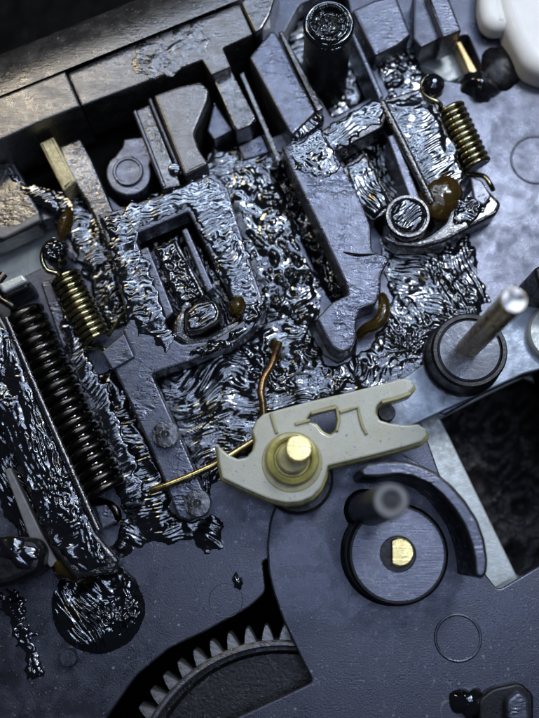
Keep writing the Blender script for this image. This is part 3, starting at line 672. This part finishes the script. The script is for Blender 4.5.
# =================================================================== LEVER
lz = 0.72
lv = thing('lever', P(295, 460, 0.07), 'cream plastic lever with a forked end and yellow hub on a brass pin', 'lever')
out = [(216, 443), (222, 449), (229, 455), (238, 459), (247, 457), (253, 450), (255, 441), (252, 431), (256, 421), (263, 414), (280, 409), (310, 401), (345, 393), (385, 383), (403, 378), (412, 380), (415, 386), (410, 393), (396, 398), (382, 401), (377, 406), (376, 413), (380, 420), (390, 423), (405, 425), (418, 424), (427, 429), (428, 436), (422, 442), (405, 447), (370, 456), (328, 466), (326, 476), (321, 488), (312, 497), (300, 502), (286, 503), (268, 499), (245, 489), (222, 478), (219, 464)]
hole = rnd([(311, 413), (336, 406), (339, 418), (336, 431), (330, 436), (322, 432), (316, 424), (306, 420)], 3)
slab('arm', rnd(out, 1.5), lz-0.16, lz, 'lever_plastic', lv, holes=[hole[::-1]], bevel=0.02)
slab('under_skirt', rnd([(x, y+2.2) for x, y in out], 2), lz-0.34, lz-0.12, 'lever_stained', lv, bevel=0.02, holes=[hole[::-1]], grow=0.013)
def rib(pts, w=1.5):
    p = [Vector(q) for q in pts]; a_, b_ = [], []
    for i in range(len(p)):
        t = (p[min(i+1, len(p)-1)]-p[max(i-1, 0)]).normalized(); nn = Vector((-t.y, t.x))*w
        a_.append(tuple(p[i]+nn)); b_.append(tuple(p[i]-nn))
    slab('rib', a_+b_[::-1], lz-0.03, lz+0.028, 'rib_stain', lv, bevel=0.008)
rib([(271, 413), (274, 424), (277, 433)]); rib([(295, 424), (310, 420)]); rib([(311, 413), (324, 410), (337, 407)])
rib([(340, 412), (350, 409), (358, 407), (360, 417), (363, 427), (367, 434)]); rib([(337, 408), (339, 420), (337, 431)]); rib([(382, 402), (398, 398), (411, 393)])
hr = RW(293, 459, 27, lz)
hc = P(292.5, 458, lz+0.08)
slab('hub_grime', circ(292, 462, 30.5, 40), lz-0.02, lz+0.006, 'rib_stain', lv, bevel=0.008)
lathe_w('hub', Vector((hc.x, hc.y, lz-0.02)), [(hr*1.0, 0), (hr*0.99, 0.06), (hr*0.93, 0.09), (hr*0.80, 0.10), (hr*0.72, 0.085), (hr*0.66, 0.03), (hr*0.60, 0.03), (hr*0.56, 0.10), (hr*0.50, 0.11), (0.02, 0.11)], 'lever_stained', lv)
pt_ = P(299, 448, lz+0.42); pr = RW(299, 448, 13.5, lz+0.42)
bp_ = thing('brass_pin', Vector((pt_.x, pt_.y, 0.07)), 'bright brass pin standing in the hub of the cream lever', 'pin')
lathe_w('shank', Vector((pt_.x, pt_.y, 0.07)), [(pr*1.0, 0), (pr*1.0, lz+0.26), (pr*0.93, lz+0.28), (pr*0.93, lz+0.31), (pr, lz+0.325), (pr*0.97, lz+0.345), (pr*0.9, lz+0.35), (0.01, lz+0.35)], 'brass_bright', bp_)
# washer disc below the lever
wz = 0.36; wc = P(298, 478, wz)
o = lathe_w('washer', Vector((wc.x, wc.y, 0.07)), [(0.34, 0), (0.34, 0.2), (0.335, 0.24), (0.31, 0.25), (0.02, 0.25)], 'plastic_dark')  # dark colour takes in the black shadow under the lever
tag(o, 'dark washer showing under the rounded end of the cream lever', 'washer')
# wires
tw = sweep('torsion_wire', smooth_path([P(150, 491, 0.40), P(165, 486, 0.42), P(190, 476, 0.42), (P(212, 466, 0.42)), P(222, 460, 0.40), P(240, 449, 0.36), P(262, 436, 0.34)]), 0.034, 'brass_wire', n=12)
tag(tw, 'straight brass wire sticking out below the left end of the cream lever', 'wire')
tw = sweep('bent_wire', smooth_path([P(263, 418, 0.4), P(263, 404, 0.42), P(261, 392, 0.42), P(264, 378, 0.40), (P(271, 366, 0.36)), P(275, 355, 0.32), P(279, 343, 0.26)]), 0.036, 'rust_wire', n=12)
tag(tw, 'bent rusty wire rising above the cream lever', 'wire')
# =================================================================== CAPSTAN
br = slab('bracket_plate', rnd([(392, 436), (366, 436), (364, 400), (400, 380), (412, 372), (440, 352), (470, 330), (560, 290), (600, 300), (600, 345), (539, 370), (524, 374), (442, 412)], 4), -0.28, 0.05, 'steel_blue', bevel=0.02)
tag(br, 'blue-grey steel bracket plate under the bushing at the right', 'plate')
bz = 0.48
c = P(387, 412, 0.5); r = RW(387, 412, 9, 0.5)
o = lathe_w('stop_peg', Vector((c.x, c.y, 0.04)), [(r, 0), (r, 0.42), (r*0.9, 0.46), (0.01, 0.46)], 'plastic_dark'); tag(o, 'dark round peg sitting in the fork of the cream lever', 'peg')
bc = P(470, 350, bz); bs = thing('bushing', Vector((bc.x, bc.y, 0.05)), 'black round bushing with a pale steel face around the shaft', 'bushing')
r = RW(470, 350, 38, bz)
lathe_w('sleeve', Vector((bc.x, bc.y, 0.0)), [(r*1.08, 0), (r*1.08, 0.12), (r*1.02, 0.16), (r*1.0, bz-0.04), (r*0.95, bz), (r*0.86, bz), (r*0.84, bz-0.05), (0.05, bz-0.05)], 'plastic_dark', bs)
lathe_w('face', Vector((bc.x, bc.y, bz-0.06)), [(r*0.83, 0), (r*0.83, 0.04), (r*0.78, 0.055), (0.05, 0.055)], 'collar_face', bs)
sz = 2.4; sc_ = P(468, 348, bz); r = RW(520, 298, 13.2, sz)
sh = thing('shaft', Vector((sc_.x, sc_.y, bz-0.05)), 'polished steel shaft standing in the bushing, white glare on its end', 'shaft')
lathe_w('rod', Vector((sc_.x, sc_.y, bz-0.1)), [(r*1.04, 0), (r*1.04, sz-bz-0.45), (r*0.97, sz-bz-0.42), (r*0.97, sz-bz-0.32), (r*1.04, sz-bz-0.30), (r*1.04, sz-bz+0.07), (r*0.96, sz-bz+0.1)], 'steel_oily', sh)
lathe_w('end_face', Vector((sc_.x, sc_.y, sz)), [(r*0.94, 0.0), (r*0.90, 0.012), (0.01, 0.012)], 'steel', sh)
o = lathe('round_boss', 556, 335, 0.05, [(0.30, 0), (0.30, 0.10), (0.28, 0.13), (0.2, 0.13), (0.18, 0.11), (0.02, 0.11)], 'steel_pale')
tag(o, 'pale round boss cut off by the right edge', 'boss')
o = slab('edge_block', rnd([(534, 268), (600, 240), (600, 300), (540, 290)], 4), 0.01, 0.7, 'plastic_dark', bevel=0.04)
tag(o, 'dark block at the right edge behind the shaft end', 'block')

# clip at the bottom right
cl = thing('clip', P(505, 705, 0.07), 'small black clip with a pale top in the bottom right corner', 'clip')
slab('base', rnd([(480, 740), (478, 700), (492, 688), (520, 682), (534, 694), (534, 740)], 6), 0.06, 0.20, 'plastic_dark', cl, bevel=0.03)
slab('tongue', rnd([(508, 740), (506, 700), (518, 690), (530, 698), (532, 740)], 5), 0.06, 0.34, 'plastic_pale', cl, bevel=0.04)
blob('grease_lump', 470, 702, 18, 16, 10, 0.07, 0.13, 'grease_wet', seed=21, lump=0.22)
_g3 = tag(bpy.data.objects['grease_lump.003'], 'glossy black grease lump beside the clip in the bottom corner', 'grease')

o = blob('grease_lump', 238, 582, 5, 8, -15, 0.0, 0.06, 'grease_wet', seed=31, lump=0.3); tag(o, 'tiny grease lump on the deck plate above the gear opening', 'grease')
# =================================================================== GREASE
grease([(150, 382), (190, 362), (236, 340), (268, 318), (262, 300), (304, 322), (322, 358), (340, 366), (358, 356), (372, 340), (385, 310), (396, 286), (430, 300), (440, 330), (428, 372), (400, 388), (330, 400), (262, 420), (258, 450), (232, 462), (206, 500), (180, 440)], 0.0, 'strokes', -12, 1.0, 0.06, 0.015,
       styles=[(360, 365, 60, 'crumb', 0, 1.25, 0.9), (410, 330, 50, 'crumb', 0, 1.1, 0.9), (285, 360, 40, 'crumb', 20, 1.4, 1.0)], label='black churned grease spread above the cream lever')
grease([(214, 178), (246, 165), (264, 160), (272, 176), (297, 232), (325, 294), (318, 318), (296, 330), (262, 304), (246, 250)], 0.0, 'drops', 62, 1.1, 0.065, 0.012, m='grease_wet',
       styles=[(246, 205, 34, 'film', 62, 1.0, 0.4), (262, 175, 22, 'strokes', 62, 1.0, 1.0), (300, 315, 26, 'crumb', 0, 1.0, 1.0)], flat=0.9, label='beaded wet black grease between the two slide bars')
grease([(380, 240), (440, 248), (468, 232), (488, 300), (480, 325), (446, 330), (420, 352), (376, 350), (372, 338), (392, 300), (388, 272)], 0.0, 'strokes', 10, 1.1, 0.06, 0.012,
       styles=[(465, 280, 40, 'lines', 62, 1.4, 1.0), (395, 340, 40, 'crumb', 0, 1.2, 1.0)], edge=10, rag=9, label='combed black grease below the hook arm on the right')
grease([(52, 190), (84, 196), (98, 214), (116, 262), (130, 318), (122, 330), (106, 330), (92, 290), (72, 246), (56, 226)], 0.04, 'wrinkle', -22, 1.0, 0.05, 0.012, label='wrinkled black grease between the left gold spring and slide bar')
grease([(98, 376), (112, 368), (132, 408), (158, 466), (178, 518), (150, 540), (126, 520), (112, 470), (100, 420)], 0.02, 'strokes', -10, 1.1, 0.055, 0.012, label='streaked black grease left of the slide bar arm')
grease([(120, 520), (150, 500), (176, 516), (204, 516), (226, 520), (222, 548), (206, 552), (190, 540), (160, 544), (136, 548), (124, 556), (108, 570)], 0.0, 'strokes', 8, 1.2, 0.06, 0.015, label='black grease smeared around the lower stud')
grease(circ(98, 607, 47, 40), 0.0, 'strokes', 52, 1.7, 0.07, 0.02, edge=12, rag=1.2, flat=1.1, m='grease_wet', styles=[(125, 610, 30, 'crumb', 0, 1.1, 0.9)],
       label='round pool of swirled black grease in the lower left', curve=lambda X, Y: 0.05*np.sqrt(np.clip(1-((X-98)**2+(Y-607)**2)/47**2, 0, 1)))
grease([(-20, 310), (6, 330), (40, 412), (94, 534), (112, 566), (80, 572), (52, 544), (16, 456), (-20, 380)], 0.34, 'lines', 67, 1.2, 0.05, 0.008, edge=5, rag=3, styles=[(60, 500, 40, 'crumb', 0, 0.8, 0.9), (4, 380, 30, 'crumb', 60, 1, 0.8)], label='streaked black grease along the left rail')
grease([(104, 216), (150, 200), (212, 176), (226, 192), (244, 252), (262, 306), (244, 322), (234, 300), (190, 208), (134, 230), (118, 240)], 0.36, 'wrinkle', -14, 0.85, 0.03, 0.004, edge=6, rag=6, flat=0.30, label='thin wrinkled grease film around the left window')
grease([(102, 218), (128, 210), (136, 238), (172, 336), (166, 350), (146, 340), (128, 318), (114, 262)], 0.36, 'wrinkle', -22, 1.0, 0.05, 0.004, edge=9, rag=8, flat=0.30, label='thin smear of grease on the edge beside the left window')
grease([(386, 104), (428, 90), (446, 130), (464, 178), (446, 196), (432, 198), (400, 140)], 0.34, 'strokes', -18, 1.2, 0.06, 0.012, styles=[(405, 95, 30, 'film', 0, 1, 1.2)], flat=0.30, label='combed grease on the right limb beside the upper gold spring')
grease([(302, 146), (330, 126), (376, 100), (386, 112), (380, 126), (338, 149), (318, 156)], 0.38, 'strokes', -28, 1.1, 0.05, 0.01, edge=4, flat=0.30, label='ridged grease along the band above the right window')
grease([(284, 148), (300, 141), (322, 131), (338, 162), (330, 178), (304, 178), (294, 168)], 0.45, 'crumb', 0, 1.1, 0.05, 0.006, edge=5, flat=0.30, label='grease crumbs at the head of the finger plate')
grease([(342, 170), (365, 155), (393, 206), (374, 218), (358, 204)], 0.28, 'strokes', 60, 1.1, 0.06, 0.012, edge=4, rag=2, label='grease on the block inside the right window')
grease([(154, 250), (175, 240), (203, 296), (181, 307)], 0.28, 'crumb', 60, 1.1, 0.06, 0.012, edge=4, rag=2, label='grease on the block inside the left window')
grease(rnd([(188, 313), (198, 305), (213, 302), (218, 312), (215, 320), (200, 329), (188, 330)], 3), 0.46, 'strokes', -12, 0.9, 0.05, 0.012, edge=4, rag=1, label='combed grease on the left latch post')
grease(circ(408, 216, 17, 30), 0.42, 'strokes', -30, 1.0, 0.06, 0.02, edge=4, rag=1, label='grease filling the top of the right latch post')
grease([(218, 150), (262, 152), (286, 150), (292, 166), (246, 170), (220, 180), (150, 205), (140, 202), (180, 184)], 0.0, 'strokes', -16, 1.1, 0.05, 0.012, label='grease strip below the pocket of the ledge bar')
grease(circ(329, 25, 23.5, 40), 1.0, 'crumb', 0, 1.1, 0.07, -0.05, edge=3, rag=1, flat=0.9, m='grease_wet', curve=lambda X, Y: 0.10*np.exp(-((np.hypot(X-329, Y-25)-19)/3.2)**2)+0.07*np.exp(-((np.hypot(X-329, Y-25)-10.5)/2.4)**2), label='grease on the ringed top of the hollow post')
grease([(332, 88), (356, 70), (376, 92), (350, 110), (326, 122)], -0.30, 'drops', 0, 1.1, 0.05, 0.01, label='grease at the foot of the hollow post')
grease([(10, 176), (56, 196), (58, 214), (36, 204)], 0.16, 'strokes', -12, 1.2, 0.05, 0.01, label='combed grease on the stub arm at the left edge')
grease([(140, 30), (196, 20), (214, 40), (196, 58), (150, 78), (130, 72)], 0.54, 'crumb', 10, 2.2, 0.03, 0.0, edge=26, rag=8, flat=0.45, m='plastic_oily', label='thin greasy smear on the step of the ledge bar')
grease([(455, 200), (486, 190), (494, 204), (470, 222), (448, 226)], 0.32, 'crumb', 0, 1.0, 0.05, 0.01, edge=4, label='grease crumbs on the end of the hook arm')
grease([(0, 590), (20, 590), (36, 640), (44, 676), (30, 680), (14, 630), (0, 610)], 0.0, 'crumb', 0, 1.0, 0.05, 0.006, edge=5, label='line of grease crumbs below the knob')
grease([(0, 400), (14, 456), (50, 548), (30, 560), (8, 520), (-10, 470)], 0.02, 'strokes', 60, 1.3, 0.06, 0.01, label='grease beside the flat link at the left edge')
grease([(376, 58), (412, 48), (420, 64), (432, 90), (386, 102)], 0.0, 'drops', 0, 1.2, 0.06, 0.012, m='grease_wet', label='wet grease between the squarish block and the right limb')
grease([(190, 360), (207, 352), (230, 344), (250, 330), (265, 308), (262, 296), (246, 302), (246, 322), (216, 343), (186, 348)], 0.36, 'crumb', 0, 1.2, 0.06, 0.01, edge=6, m='grease_wet', label='lumpy grease under the left latch post')
grease([(56, 296), (74, 318), (106, 392), (138, 470), (140, 502), (124, 502), (104, 450), (68, 360)], 0.10, 'strokes', -30, 1.2, 0.05, 0.006, edge=9, rag=8, flat=0.30, label='smeared grease on the pale strip beside the large spring')
grease([(290, 132), (316, 114), (324, 117), (322, 123), (300, 139), (293, 137)], 0.40, 'wrinkle', 60, 0.9, 0.05, 0.01, edge=3, rag=2, label='grease on the rounded end of the pale bar')
grease([(284, 40), (302, 10), (346, -10), (352, 34), (374, 90), (332, 114)], -0.48, 'strokes', -25, 1.2, 0.06, 0.01, label='grease in the recess around the hollow post')
grease([(138, 238), (186, 218), (234, 304), (240, 322), (212, 338), (184, 342), (172, 334)], -0.12, 'lines', 62, 1.3, 0.06, 0.0, edge=3, rag=1, m='grease_wet', label='dark grease filling the slot of the left window')
grease([(344, 160), (381, 136), (426, 206), (430, 224), (422, 238), (402, 242), (382, 230), (374, 218)], -0.12, 'lines', 62, 1.3, 0.06, 0.0, edge=3, rag=1, m='grease_wet', label='dark grease filling the slot of the right window')
grease(circ(55, 250, 12, 24), 0.47, 'crumb', 0, 1.2, 0.07, 0.03, edge=4, rag=1, m='grease_wet', label='grease on the top of the left spring post')
grease([(272, 158), (288, 174), (308, 212), (344, 288), (336, 302), (326, 290), (297, 228), (270, 170)], -0.10, 'crumb', 0, 1.6, 0.09, 0.0, edge=3, rag=1, flat=1.0, m='grease_wet', label='dark grease lumps in the gap beside the finger-shaped slide bar')
blobs = [(441, 196, 20, 24, 20, 0.29, 0.12, 'brown oil drop beside the right latch post'),
         (238, 308, 9, 12, 10, 0.30, 0.20, 'brown oil drop beside the left latch post'),
         (66, 224, 7, 16, 15, 0.05, 0.14, 'brown oil drop above the left gold spring post'),
         (276, 350, 6, 12, -15, 0.05, 0.18, 'rust-brown grease drop at the tip of the bent wire')]
o = sweep('oily_hook', smooth_path([P(359, 336, 0.1), P(366, 329, 0.2), P(376, 324, 0.26), P(383, 315, 0.28), P(384, 303, 0.26), P(382, 296, 0.2)]), 0.055, 'grease_brown', n=14, taper=lambda t: 0.7+0.45*math.sin(2.6*t+0.3))
tag(o, 'brown oily hook curling in the notch of the finger-shaped slide bar', 'hook')
for cx, cy, rx, ry, an, z, h, lb in blobs:
    o = blob('oil_drop', cx, cy, rx, ry, an, z, h, 'grease_brown', seed=int(cx), lump=0.15); tag(o, lb, 'oil drop', 'brown oil drops')
